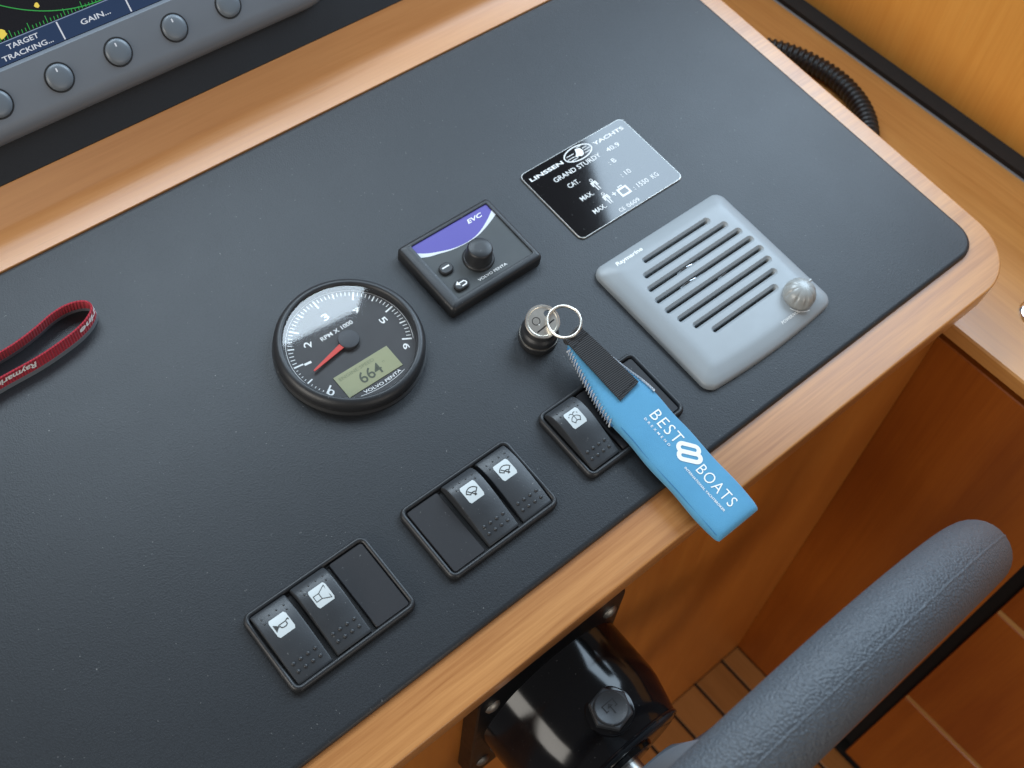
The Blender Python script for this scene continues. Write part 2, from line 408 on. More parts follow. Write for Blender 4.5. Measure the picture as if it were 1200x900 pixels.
m = MB().loft([dring(SX0 - 1, SX1 + 1, SY0 - 1, SY1 + 1, 2, 7.2), dring(SX0 - 1, SX1 + 1, SY0 - 1, SY1 + 1, 2, 8.6)])
sc_ = m.build('screen', 'screen', dis, 0)
MB().poly([(SX0 + .5, 61.9), (SX1 - .5, 61.9), (SX1 - .5, 73.6), (SX0 + .5, 73.6)], dp(8.75)).build('soft_key_bar', 'navy', sc_, 0)
m = MB().stroke([(SX0 + .5, 73.9), (SX1 - .5, 73.9)], .5, dp(8.8)); m.build('bar_line', 'sline', sc_, 0)
for i in range(-6, 4): MB().stroke([(109.2 + 45 * i, 62.4), (109.2 + 45 * i, 73.2)], .9, dp(8.9)).build('key_divider', 'swhite', sc_, 0)
for s_, x0, x1, y0, h_ in (('TARGET', 76, 96, 69.0, 2.9), ('TRACKING...', 70.2, 102.5, 63.7, 2.9), ('GAIN...', 122.4, 142, 66.0, 3.1), ('RANGE', 164.5, 184, 66, 3.1)):
    m = MB(); lettering(m, s_, x0, x1, y0, h_, dp(8.9), .012); m.build('key_lettering', 'swhite', sc_, 0)
RC = (140, 170); RR = 95
m = MB().stroke([(RC[0] + RR * math.cos(t), RC[1] + RR * math.sin(t)) for t in np.linspace(math.radians(188), math.radians(300), 80)], .55, dp(8.9))
m.build('range_ring', 'sgreen', sc_, 0)
m = MB()
for i in range(34):
    x = 70 + i * 2.3; ln = 4.2 if i % 5 == 0 else 2.1
    m.stroke([(x, 74.6), (x + .3, 74.6 + ln)], .42, dp(8.95))
m.build('bearing_scale', 'sgreen', sc_, 0)
for (x, s_, r) in ((77.0, 78.5, 3.4), (103.5, 85.8, 1.9), (66, 86, 3)):
    pts = [(x + r * random.uniform(.6, 1.1) * math.cos(t), s_ + r * random.uniform(.6, 1.05) * math.sin(t)) for t in np.linspace(0, 2 * math.pi, 12, endpoint=False)]
    MB().poly(pts, dp(9.0)).build('radar_echo', 'syellow', sc_, 0)
for i in range(-4, 6):
    x = 94.4 + 39.6 * i; s0 = 44
    if x > 270 or x < -180: continue
    prof = [(9.4, 12.05), (9.1, 12.3), (8.55, 12.1), (8.3, 11.2), (8.0, 11.2), (7.9, 12.6), (7.2, 13.6), (5.6, 14.1), (3, 14.3), (.6, 14.35)]
    m = MB(); m.loft([[dash(x + r * math.cos(t), s0 + r * 1.02 * math.sin(t), h) for t in np.linspace(0, 2 * math.pi, 40, endpoint=False)] for r, h in prof[4:]], False, True)
    bt = m.build('button', 'button', dis, 45)
    m = MB(); m.loft([[dash(x + r * math.cos(t), s0 + r * 1.02 * math.sin(t), h) for t in np.linspace(0, 2 * math.pi, 40, endpoint=False)] for r, h in [(9.0, 12.02), (8.9, 12.25), (8.2, 12.25), (8.0, 12.02)]], False, False).build('button_rim', 'matte', bt, 40)
    MB().poly(rrect(x, s0 + 4.4, .9, 2.4, .4, 3), dp(14.28)).build('button_mark', 'swhite', bt, 0)

# ================================================================== SWITCH PANELS
def icon_horn(m, fn):
    m.poly([(-3.6, 1.9), (-1.9, .45), (-1.4, .5), (-1.4, -.5), (-1.9, -.45), (-3.6, -1.9)], fn)
    m.stroke([(-1.4, .45), (2.2, .45), (3.2, 1.0), (3.6, 1.0), (3.6, .2)], .42, fn)
    m.stroke([(-1.1, .0), (-.9, -1.0), (-.2, -1.5), (1.4, -1.5), (2.1, -1.0), (2.2, .1)], .42, fn)
def icon_hail(m, fn):
    m.stroke([(-3.4, -1.5), (-.6, -1.5), (-.6, 1.3), (-3.4, 1.3)], .32, fn, True)
    m.stroke([(-.5, 1.3), (3.2, 3.3), (3.2, -3.3), (-.5, -1.5)], .32, fn)
def icon_wiper(m, fn):
    arc = [(3.6 * math.cos(t), -1.6 + 3.8 * math.sin(t)) for t in np.linspace(math.radians(150), math.radians(30), 12)]
    inn = [(1.9 * math.cos(t), -1.9 + 1.5 * math.sin(t)) for t in np.linspace(math.radians(35), math.radians(145), 7)]
    m.stroke(arc + inn, .46, fn, True)
    m.stroke([(-1.9, 1.1), (.2, -1.5)], .5, fn); m.poly([(.0, -1.3), (1.2, -1.3), (1.2, -2.5), (.0, -2.5)], fn)
def icon_washer(m, fn):
    icon = [(2.9 * math.cos(t), -2.0 + 3.2 * math.sin(t)) for t in np.linspace(math.radians(155), math.radians(25), 12)]
    inn = [(1.6 * math.cos(t), -2.6 + 1.1 * math.sin(t)) for t in np.linspace(math.radians(15), math.radians(165), 7)]
    m.stroke(icon + inn, .34, fn, True)
    m.stroke([(0, -1.5), (0, 2.0)], .34, fn); m.stroke([(0, 2.0), (-.8, 2.9), (-1.8, 2.8)], .34, fn); m.stroke([(.2, 2.2), (.9, 2.9), (1.8, 2.8)], .34, fn)
    for sx in (-1, 1): m.poly([(sx * 2.4 - .2, 2.3), (sx * 2.4 + .2, 2.3), (sx * 2.7 + .2, 1.6), (sx * 2.7 - .2, 1.6)], fn)
def rocker(par, x0, y0, keys, icon, lab):
    """rocker 22 mm wide; keys = (distance from the back end, height) of its top"""
    w_ = 22.0; xc = x0 + w_ / 2; L = keys[-1][0]
    top = lambda d: spline(keys, d)[0]
    ds = [0, .5, 1.2] + list(np.linspace(2.4, L - 1.6, 22)) + [L - .8, L - .2, L]
    def prof(dz, ins):
        p = [(ds[0] + ins, 1.2)] + [(min(L - ins, max(ins, d)), max(1.3, top(d) - dz - (1.1 if d in (0, L) else .35 if d in (.5, L - .2) else 0))) for d in ds] + [(L - ins, 1.2)]
        return p
    rings = [[(x, y0 - d, z) for d, z in prof(dz, ins)] for x, dz, ins in ((x0 + .1, 1.6, .6), (x0 + .12, .9, .3), (x0 + .45, .25, .1), (x0 + 1.1, 0, 0), (x0 + w_ - 1.1, 0, 0), (x0 + w_ - .45, .25, .1), (x0 + w_ - .12, .9, .3), (x0 + w_ - .1, 1.6, .6))]
    rk = MB().loft(rings).build('rocker_switch', 'rocker', par, 32, label=lab)
    fn0 = lambda dz: (lambda x, y: (xc + x, y0 - 14.2 + y, top(14.2 - y) + dz))
    m = MB(); oo = rrect(0, 0, 10.6, 11.2, 1.2, 3)
    ys = np.linspace(-5.6, 5.6, 9)
    m.loft([[fn0(.16)(x * 5.3 * (1 if abs(y) < 5 else .86), y) for x in (-1, -.5, 0, .5, 1)] for y in ys], False, False, False)
    lp = m.build('symbol_plate', 'label', rk, 40)
    m = MB(); icon(m, lambda x, y, g=fn0(.28): g(x * 1.22, y * 1.22)); m.build('symbol', 'ink', rk, 0)
    m = MB()
    def dome(x, y, r, up):
        z = top(y0 - y); m.lathe([(r, -.25), (r * .9, up * .28), (r * .55, up * .52), (r * .1, up * .6)], (x, y, z), 8)
    for r_ in range(2):
        for i in range(4): dome(xc - 6.9 + i * 4.6, y0 - (L - 10.6 + r_ * 4.6), .15 + 1.0, 1.35)
    for i in range(4): dome(xc - 6.9 + i * 4.6, y0 - 5.6, .62, .7)
    for sx in (-1, 1): dome(xc + sx * 6.9, y0 - 8.6, .62, .7)
    m.build('grip_dots', 'rocker', rk, 60, 'stuff')
def switch_panel(px, py, label, cells):
    t = thing('switch_panel', label, 'switch panel', (px + 40, py - 26, 0), group='rocker switch panels along the console front')
    oo = rrect(px + 40, py - 26, 80, 52, 5.5, 7)
    m = MB(); lay = [(.3, .02), (0, .8), (0, 2.4), (.45, 3.7), (1.2, 4.4), (2.0, 4.5), (2.8, 4.0), (3.3, 3.0), (3.4, .8)]
    m.prism(oo, lay, False, False).build('frame', 'black', t, 40)
    MB().prism(rrect(px + 40, py - 26, 75, 47, 3.5, 5), [(0, .1), (0, .9)]).build('base_plate', 'matte', t, 0)
    for i, c in enumerate(cells):
        x0 = px + 3.9 + i * 25.1
        if c is None:
            MB().prism(rrect(x0 + 11, py - 26.4, 22.2, 44.6, 1.6, 4), [(0, .9), (0, 3.2), (.5, 3.7)]).build('blank_plate', 'blank', t, 30)
        else: rocker(t, x0, py - 3.6, *c)
    return t
flat_ = [(0, 4.8), (6, 6.8), (14, 7.6), (24, 7.0), (34, 5.6), (45, 3.4)]
proud = [(0, 5.4), (4, 8.8), (10, 10.2), (20, 9.6), (32, 7.2), (44.8, 4.4)]
high = [(0, 6.8), (4, 10.4), (10, 12.0), (20, 11.2), (32, 7.8), (44.8, 4.2)]
switch_panel(0, 0, 'black triple switch panel with a horn rocker, a loudhailer rocker and one blank', [
    (flat_, icon_horn, 'black rocker switch with white horn symbol'), (proud, icon_hail, 'black rocker switch with white loudhailer symbol'), None])
switch_panel(102.7, -1.06, 'black triple switch panel with two wiper rockers and one blank', [None,
    (proud, icon_wiper, 'black rocker switch with white wiper symbol'), (flat_, icon_wiper, 'black rocker switch with white wiper symbol')])
switch_panel(206.9, -1.09, 'black triple switch panel lying half under the blue key strap', [
    (high, icon_washer, 'black rocker switch with white windscreen washer symbol'), None, None])

# ================================================================== TACHOMETER
TC = (146.4, 103.0)
ta = thing('tachometer', 'round black tachometer with red needle and green number window', 'tachometer', (TC[0], TC[1], 0))
c3 = (TC[0], TC[1], 0)
MB().lathe([(46.6, .02), (46.8, 1.2), (45.4, 2.0), (45.3, 3.2), (45.9, 4), (45.9, 7.6), (45.2, 9.6), (43.8, 11.2), (42.2, 11.9), (40.9, 11.7), (40.2, 10.8), (40.0, 9.8), (39.6, 6.2)], c3, 96, cap0=False, cap1=False).build('bezel', 'black', ta, 45)
MB().lathe([(40.2, 5.0), (40.2, 6.3)], c3, 96).build('dial', 'dial', ta, 20)
DZ = 6.3
ang = lambda v_: math.radians(213 - v_ * 40.5)
m = MB()
for i in range(61):
    v_ = i / 10; t = ang(v_); r0, r1, wd = (31.5, 37.6, 1.05) if i % 10 == 0 else (33.6, 37.6, .9) if i % 5 == 0 else (34.6, 37.4, .52)
    if 0 < i < 10 and i % 5: r0, wd = 36.2, .42
    m.stroke([(TC[0] + r_ * math.cos(t), TC[1] + r_ * math.sin(t)) for r_ in (r0, r1)], wd, at(DZ + .1))
m.stroke([(TC[0] + 38.5 * math.cos(t), TC[1] + 38.5 * math.sin(t)) for t in np.linspace(ang(0), ang(6), 80)], .25, at(DZ + .1))
m.build('scale_marks', 'white', ta, 0)
m = MB()
for v_, s_, r_, aa in ((0, '0', 36.0, 216), (1, '1', 28.8, 174), (2, '2', 25.4, 147), (3, '3', 24.0, 93), (4, '4', 24.4, 46), (5, '5', 26.4, 4), (6, '6', 34.0, -39)):
    t = math.radians(aa); cx_, cy_ = TC[0] + r_ * math.cos(t), TC[1] + r_ * math.sin(t); ro = t - math.pi / 2 if v_ not in (0, 6) else ang(v_) - math.pi / 2
    hh = 4.6 if v_ not in (0, 6) else 4.0
    fn = lambda x, y, cx_=cx_, cy_=cy_, ro=ro: (cx_ + x * math.cos(ro) - y * math.sin(ro), cy_ + x * math.sin(ro) + y * math.cos(ro), DZ + .12)
    wd = .8 if s_ == '1' else 2.1
    m = MB(); lettering(m, s_, -wd, wd, -hh / 2, hh, fn, 0 if s_ == '4' else .012); m.build('numeral', 'white', ta, 0)
m = MB(); lettering(m, 'RPM X 1000', 133.6, 156.6, 113.6, 2.9, at(DZ + .12), .012); m.build('unit_lettering', 'white', ta, 0)
MB().box(123.8, 163, 72.4, 88.8, DZ + .02, DZ + .4).build('number_window', 'lcd', ta, 0)
lw = ta.children[-1]
m = MB(); lettering(m, '664', 136.0, 151.5, 75.2, 7.6, at(DZ + .5), .008); m.build('digits', 'lcdink', lw, 0)
m = MB()
lettering(m, 'ENGINE SPEED', 126, 151, 84.6, 2.2, at(DZ + .48)); lettering(m, 'n', 154.2, 155.6, 80.5, 1.8, at(DZ + .48)); m.build('window_caption', 'lcdpale', lw, 0)
m = MB(); lettering(m, 'VOLVO PENTA', 133, 160, 68.4, 2.0, lambda x, y: (x, y + .014 * (x - 146.4)**2 * .5, DZ + .12), .014)
m.stroke([(x, 67.4 + .008 * (x - 146.4)**2) for x in np.linspace(130, 162, 14)], .28, at(DZ + .12)); m.build('maker_lettering', 'white', ta, 0)
nt = ang(.53)
def nfn(z): return lambda x, y: (TC[0] + x * math.cos(nt) - y * math.sin(nt), TC[1] + 1.6 + x * math.sin(nt) + y * math.cos(nt), z)
m = MB(); o4 = [(4, -1.9), (29.8, -.55), (29.8, .55), (4, 1.9)]
m.loft([[nfn(z)(*q) for q in o4] for z in (8.0, 8.7)]).build('needle', 'red', ta, 0)
MB().lathe([(6.4, 6.6), (6.6, 8.6), (6.3, 9.1), (5.4, 9.25)], (TC[0] + .2, TC[1] + 1.8, 0), 40).build('needle_hub', 'hub', ta, 40)
m = MB(); m.lathe([(40.05, 10.0), (20, 10.0), (.3, 10.0)], c3, 72, cap0=False).build('glass', 'glass', ta, 60)

# ================================================================== ENGINE CONTROL KEYPAD
ev = thing('engine_control_keypad', 'black square keypad with purple corner print and a round knob', 'keypad', (248.5, 113.2, 0))
EX0, EX1, EY0, EY1 = 211, 286.2, 84, 142.6
oo = rrect((EX0 + EX1) / 2, (EY0 + EY1) / 2, EX1 - EX0, EY1 - EY0, 3.2, 5)
ii = rrect((219.5 + 282) / 2, (89.6 + 138.4) / 2, 62.5, 48.8, .9, 5)
m = MB(); rings = [[(x, y, z) for x, y in inset(oo, i_)] for i_, z in ((0, .02), (0, 6.4), (.7, 8.0), (2.0, 9.0))]
rings += [[(x, y, z) for x, y in inset(ii, i_)] for i_, z in ((-.5, 9.2), (0, 8.9), (.1, 7.9))]
m.loft(rings, False, False).build('housing', 'black', ev, 40)
MB().prism(ii, [(-.2, 7.2), (-.2, 8.0)]).build('face_plate', 'face', ev, 0)
fp = ev.children[-1]
low = [(219.7, 132.3), (225, 128.6), (231, 125.9), (239, 122.9), (247, 121.3), (255, 121.1), (262, 122.3), (269, 125.0), (276, 128.6), (281.8, 132.2)]
low = [tuple(q) for q in catmull(low, 4)]
m = MB(); tp = [(x, 138.3) for x, _ in low]
m.add([(x, y, 8.12) for x, y in low] + [(x, y, 8.12) for x, y in tp], [(i, i + 1, len(low) + i + 1, len(low) + i) for i in range(len(low) - 1)]).build('purple_print', 'purple', fp, 0)
m = MB(); n_ = len(low); th = [.35 + 4.0 * abs(2 * i / (n_ - 1) - 1)**1.7 for i in range(n_)]
m.add([(x, y, 8.14) for x, y in low] + [(x, y - th[i], 8.14) for i, (x, y) in enumerate(low)], [(i, i + 1, n_ + i + 1, n_ + i) for i in range(n_ - 1)]).build('white_sweep', 'silverline', fp, 0)
m = MB(); lettering(m, 'EVC', 262, 274.5, 131.9, 3.2, at(8.2), .02, .25); m.build('lettering', 'white', fp, 0); m = MB(); lettering(m, 'VOLVO PENTA', 239, 262.4, 92.4, 1.9, at(8.2), .014); m.build('lettering', 'white', fp, 0)
KC = (249.8, 106.8, 0)
MB().lathe([(10.4, 8.0), (10.4, 9.0), (9.8, 9.8), (9.2, 10.0), (9.0, 10.6), (8.3, 18.4), (7.9, 19.6), (7.2, 20.1), (3, 20.2)], KC, 48).build('knob', 'black', ev, 40)
MB().prism(rrect(227.2, 111.8, 9.6, 8.0, 3.6, 6), [(0, 7.9), (0, 9.6), (.8, 10.2)]).build('button', 'black', ev, 35)
m = MB(); m.stroke([(224.6, 112.4), (230.0, 112.4)], 1.0, at(10.32)); m.build('minus_mark', 'white', ev.children[-1], 0)
MB().prism(rrect(227.6, 96.6, 10.6, 7.0, 3.2, 6), [(0, 7.9), (0, 9.6), (.8, 10.2)]).build('button', 'black', ev, 35)
m = MB(); m.stroke([(226.2, 97.7), (230.0, 97.7), (230.9, 96.7), (230.9, 95.8), (230.0, 94.9), (226.9, 94.9)], .8, at(10.32)); m.poly([(226.4, 99.6), (226.4, 95.9), (223.9, 97.7)], at(10.34)); m.build('return_mark', 'white', ev.children[-1], 0)

# ================================================================== BUILDER'S PLATE
PX, PY = 320.1, 148.6
pl = thing('builders_plate', 'glossy black engraved builder plate with white lettering and ship emblem', 'name plate', (PX + 48.5, PY - 33, 0))
MB().prism(rrect(PX + 48.5, PY - 33.1, 97.1, 66.2, 4.5, 7), [(0, .02), (0, .9), (.35, 1.25)]).build('rim', 'steel', pl, 30)
MB().prism(rrect(PX + 48.5, PY - 33.1, 95.7, 64.8, 3.9, 7), [(0, 1.0), (0, 1.45)]).build('plate', 'plate', pl, 30)
pb = pl.children[-1]
pf = lambda x, y: (PX + x, PY + y, 1.56)
m = MB()
lettering(m, 'LINSSEN', 4.0, 33.6, -9.6, 3.0, pf, .028); lettering(m, 'YACHTS', 62.6, 91.5, -9.6, 3.0, pf, .028)
lettering(m, 'GRAND STURDY', 17.6, 60.4, -19.4, 3.7, pf, .004); lettering(m, '40.9', 66.8, 78.6, -19.4, 3.6, pf, .004)
lettering(m, 'CAT.', 22.4, 32.2, -28.6, 3.7, pf, .004); lettering(m, ': B', 60.2, 66.6, -28.9, 3.7, pf, .004)
lettering(m, 'MAX.', 22.3, 33.2, -42.0, 3.7, pf, .004); lettering(m, ': 10', 60.0, 68.8, -42.0, 3.7, pf, .004)
lettering(m, 'MAX.', 22.3, 33.2, -55.2, 3.7, pf, .004); lettering(m, ': 1550', 60.0, 73.6, -55.2, 3.7, pf, .004); lettering(m, 'KG', 77.2, 83.2, -55.2, 3.7, pf, .004)
lettering(m, 'CE', 38.0, 42.8, -64.0, 3.0, pf, .004); lettering(m, '0609', 45.2, 56.6, -64.0, 3.0, pf, .004)
m.build('lettering', 'white', pb, 0)
m = MB()
EX, EY = 48.3, -7.9
m.stroke([(EX + 12 * math.cos(t), EY + 5.7 * math.sin(t)) for t in np.linspace(0, 2 * math.pi, 48, endpoint=False)], .85, pf, True)
m.poly([(EX - 4, EY - 1.8), (EX - 1.5, EY + .3), (EX + .2, EY + 3.8), (EX + 3.8, EY + 3.0), (EX + 4.6, EY), (EX + 3.0, EY - 3.0), (EX + .5, EY - 3.6), (EX - 1.2, EY - 2.4), (EX - 2.4, EY - 2.6)], pf)
for x0, x1, y in ((-9.8, -3.0, 1.2), (-10.6, -4.4, -1.2), (-8.8, -2.6, -3.2), (5.2, 9.6, 1.6), (5.4, 10.8, -.4), (4.4, 9.4, -2.6), (1.8, 6, 4.2)): m.stroke([(EX + x0, EY + y), (EX + x1, EY + y)], .5, pf)
m.build('ship_emblem', 'white', pb, 0)
m = MB()
def man(x, y):
    m.stroke([(x + 1.05 * math.cos(t), y + 3.9 + 1.05 * math.sin(t)) for t in np.linspace(0, 2 * math.pi, 14, endpoint=False)], .45, pf, True)
    m.stroke([(x - 2.0, y - 1.6), (x - 1.9, y + 1.9), (x + 1.9, y + 1.9), (x + 2.0, y - 1.6)], .85, pf)
    m.stroke([(x - .9, y - 5.4), (x - .9, y + .9), (x + .9, y + .9), (x + .9, y - 5.4)], .7, pf)
man(39.4, -35.4); man(38.3, -49.0)
m.stroke([(43.2, -49.4), (46.6, -49.4)], .8, pf); m.poly([(44.5, -47.7), (45.3, -47.7), (45.3, -48.9), (44.5, -48.9)], pf); m.poly([(44.5, -49.9), (45.3, -49.9), (45.3, -51.1), (44.5, -51.1)], pf)
m.stroke([(48.9, -54.4), (56.3, -54.4), (56.3, -48.6), (48.9, -48.6)], 1.5, pf, True); m.stroke([(51, -47.6), (51, -46.6), (54.2, -46.6), (54.2, -47.6)], .6, pf)
m.build('pictograms', 'white', pb, 0)

# ================================================================== LOUDSPEAKER
SXc, SYc, SW_, SH_ = 307.6 + 59.5, 58.8 - 55.6, 119.1, 111.2
sp = thing('loudspeaker', 'grey plastic loudspeaker with eight slots and a volume knob', 'speaker', (SXc, SYc, 0))
def shell_ring(i_, z):
    w2, h2, r = SW_ / 2 - i_, SH_ / 2 - i_, max(2.5, 7.5 - i_ * .42); out_ = []
    for x, y in rrect(SXc, SYc, 2 * w2, 2 * h2, r, 8):
        out_.append((x, y))
    fine = []
    for i in range(len(out_)):
        a_, b_ = np.array(out_[i]), np.array(out_[(i + 1) % len(out_)]); ns = 12 if np.linalg.norm(b_ - a_) > 30 else 1
        fine += [tuple(a_ + (b_ - a_) * j / ns) for j in range(ns)]
    return [(x, y - (3.2 * max(0, 1 - ((x - SXc) / w2)**2) if y < SYc - h2 * .6 else 0), z) for x, y in fine]
lay = [(0, .02), (0, 2.4), (.5, 3.6), (1.5, 4.6), (5, 6.2), (9, 7.5), (10.5, 7.9), (12.5, 8.15), (15.5, 8.3), (15.5, 8.3)]
m = MB(); m.loft([shell_ring(i_, z) for i_, z in lay[:-1]])
shell = m.build('shell', 'grey', sp, 40)
slots = []
cut = MB()
for i, (x0, x1) in enumerate(((339, 399), (331, 407), (326, 411.5), (323.8, 413.6), (323.8, 413.6), (326, 411.5), (331, 407), (339, 398))):
    y = 42.6 - i * 9.42; xm, ln = (x0 + x1) / 2, x1 - x0
    rings = [[(x, yy, z) for x, yy in rrect(xm, y, ln + e, wd, wd / 2 - .01, 6)] for z, wd, e in ((3.0, 2.1, 0), (6.7, 2.2, 0), (7.3, 3.4, 1.0), (9.2, 7.6, 5.0))]
    cut.loft(rings)
cobj = cut.build('cutter', 'grey', sp, 40)
md = shell.modifiers.new('b', 'BOOLEAN'); md.operation = 'DIFFERENCE'; md.object = cobj; md.solver = 'EXACT'
dg = bpy.context.evaluated_depsgraph_get(); dg.update()
me = bpy.data.meshes.new_from_object(shell.evaluated_get(dg)); shell.modifiers.clear(); shell.data = me; me.name = 'shell'
me.materials.clear(); me.materials.append(M['grey']); me.shade_smooth(); me.set_sharp_from_angle(angle=math.radians(40))
bpy.data.objects.remove(cobj)
MB().box(318, 419, -30, 50, 3.05, 3.5).build('grille_backing', 'recess', sp, 0)
# chrome slivers added as stand-ins for the glints inside some slots
for i, x0, x1 in ((2, 352, 372), (3, 346, 366), (4, 372, 380)):
    y_ = 42.6 - i * 9.42; MB().tube([(x, y_ + .4 * math.sin((x - x0) * .3), 4.6 + .9 * math.sin((x - x0) * .16)) for x in np.linspace(x0, x1, 12)], .45, 6).build('slot_glint', 'chrome', sp, 60)
kc = (404.8, -37.4, 0)
def flute(t, i): return 1 if i < 3 or i > 9 else 1 - .10 * max(0, math.cos(9 * t))**4 * (1 if i > 4 else .4)
kprof = [(10.6, 7.6), (10.6, 8.8), (10.9, 9.4), (11.0, 10.5), (10.9, 12), (10.4, 14.2), (9.2, 16.6), (7.4, 18.4), (5.4, 19.4), (3, 20.0), (1.2, 20.2), (.3, 20.2)]
MB().lathe(kprof, kc, 72, rf=flute).build('volume_knob', 'knobgrey', sp, 50)
kb = sp.children[-1]
MB().box(411.4, 415.6, -36.6, -34.6, 15.6, 17.4, .5).build('pointer', 'knobgrey', kb, 30)
m = MB(); m.stroke([(kc[0] + 12.3 * math.cos(t), kc[1] + 12.3 * math.sin(t)) for t in np.linspace(math.radians(196), math.radians(262), 9)], .5, at(8.42)); m.build('volume_arc', 'white', sp, 0)
m = MB(); lettering(m, 'Raymarine', 321.6, 345.4, 50.2, 3.4, lambda x, y: (x, y, 7.62 + (0.25 if x > 324 else 0) * 0), .03, .28)
ray = m
# lay the word on the shell's slope
def shell_z(x, y):
    d = min(x - (SXc - SW_ / 2), SXc + SW_ / 2 - x, SYc + SH_ / 2 - y, y - (SYc - SH_ / 2) + 3.2 * (1 - ((x - SXc) / 59)**2)); ks = sorted((i_, z) for i_, z in lay[1:-1])
    return float(np.interp(d, [q[0] for q in ks], [q[1] for q in ks]))
ray.xf(lambda q: (q[0], q[1], shell_z(q[0], q[1]) + .12)); ray.build('maker_lettering', 'white', sp, 0)
m = MB(); lettering(m, 'POWER/VOL', 380.5, 397.5, -46.6, 2.0, lambda x, y: (x, y, shell_z(x, y) + .12), .02); m.build('knob_lettering', 'white', sp, 0)

# ================================================================== IGNITION SWITCH, KEY
IC = (246.2, 41.6, 0)
ig = thing('ignition_switch', 'round black ignition switch collar standing below the keypad', 'ignition switch', IC)
MB().lathe([(12.6, .02), (12.7, 1), (12.7, 4.4), (12.2, 5.0)], IC, 48).build('collar', 'black', ig, 35)
MB().lathe([(12.35, 4.9), (12.45, 5.2), (12.35, 5.5)], IC, 48).build('washer', 'bolt', ig, 35)
MB().lathe([(12.0, 5.4), (12.1, 6.4), (12.0, 9.4), (11.2, 10.8), (10.6, 11.2), (10.2, 12.0), (9.8, 15.2), (9.2, 16.0), (2, 16.0)], IC, 48).build('barrel', 'black', ig, 35)
ky = thing('ignition_key', 'round headed silver key pushed into the ignition switch', 'key', (IC[0], IC[1], 16))
kt = Matrix.Translation((IC[0] - .2, IC[1] - .4, 19.6)) @ Matrix.Rotation(math.radians(-14), 4, 'Y') @ Matrix.Rotation(math.radians(12), 4, 'X')
def kx(q): return tuple(kt @ Vector(q))
m = MB(); hole = [(5.6 + 2.2 * math.cos(t), 2.2 + 2.2 * math.sin(t)) for t in np.linspace(0, 2 * math.pi, 40, endpoint=False)]
outl = [(10.8 * math.cos(t), 10.8 * math.sin(t)) for t in np.linspace(0, 2 * math.pi, 40, endpoint=False)]
R_ = [[(x * s_, y * s_, z) for x, y in outl] for s_, z in ((.95, -1.1), (1, -.6), (1, .5), (.96, 1.0), (.86, 1.0), (.82, .55))]
R_ += [[(x, y, .55) for x, y in hole], [(x, y, -1.1) for x, y in hole]]
m.loft(R_, False, False, True, True).xf(kx).build('key_head', 'nickel', ky, 35)
m = MB(); m.stroke([(-7, -3.4), (6.5, -3.4)], .9, lambda x, y: kx((x, y, .62))); m.stroke([(-3 + 2.4 * math.cos(t), 2.6 + 2.4 * math.sin(t)) for t in np.linspace(0, 6.2832, 20, endpoint=False)], .5, lambda x, y: kx((x, y, .62)), True); m.build('key_stamp', 'recess', ky, 0)
MB().box(IC[0] - 3.6, IC[0] + 3.6, IC[1] - 1.0, IC[1] + 1.0, 15.8, 19.4).build('key_blade', 'nickel', ky, 0)

# ================================================================== BLUE KEY STRAP with ring and webbing tab
fob = thing('key_strap', 'light blue neoprene key strap hanging from the ignition key by a ring', 'key strap', (255, -60, 6))
# stations: y, centre x, centre z, half width, half thickness
ST = [(-20, 254.5, 18.2, 6.4, 2.6), (-16, 254.8, 17.6, 8.0, 3.0), (-8, 254.8, 16.0, 9.6, 3.4), (2, 254.9, 13.9, 11.8, 3.9), (14, 255.4, 11.6, 14.6, 4.3), (26, 256.0, 10.2, 17.2, 4.6), (36, 256.2, 9.4, 18.1, 4.8), (60, 256.2, 8.0, 18.2, 4.6), (90, 256.2, 6.6, 18.2, 4.4), (112, 256.2, 5.7, 18.2, 4.6), (121, 256.2, 5.3, 18.0, 4.6), (124.6, 256.2, 5.1, 17.7, 4.1), (126.6, 256.2, 5.0, 17.2, 2.9), (127.4, 256.2, 5.0, 16.6, 1.2)]
def sta(d): return spline(ST, d)
rings = []
for d in list(np.linspace(-20, 121, 60)) + [122.5, 124, 125.2, 126.2, 127, 127.4]:
    xc, zc, hw, ht = sta(d); ring = []
    for j in range(40):
        t = 2 * math.pi * j / 40; c_, s_ = math.cos(t), math.sin(t)
        e = .40 if d < 30 else .50
        X = math.copysign(abs(c_)**e, c_) * hw; Z = math.copysign(abs(s_)**.74, s_) * ht
        Z += .55 * math.sin(d * .11 + X * .12) * (1 if s_ > 0 else 0) * min(1, max(0, (120 - d) / 30)) * .6
        ring.append((xc + X + .35 * math.sin(d * .16) * (1 if c_ < 0 else -.6), -d, zc + Z - .9 * math.exp(-((d - 52) / 9)**2) * (X / hw) * (1 if s_ > 0 else .3)))
    rings.append(ring)
body = MB().loft(rings).build('neoprene_band', 'blue', fob, 60)
def ftop(x, y, dz=.15):
    xc, zc, hw, ht = sta(-y); X = x - xc; c_ = min(.999, abs(X / hw)); e = .40 if -y < 30 else .50
    cs = c_**(1 / e); s_ = math.sqrt(max(0, 1 - cs * cs)); Z = s_**.74 * ht + .55 * math.sin(-y * .11 + X * .12) * min(1, max(0, (120 + y) / 30)) * .6
    return (x, y, zc + Z + dz - .9 * math.exp(-((-y - 52) / 9)**2) * (X / hw))
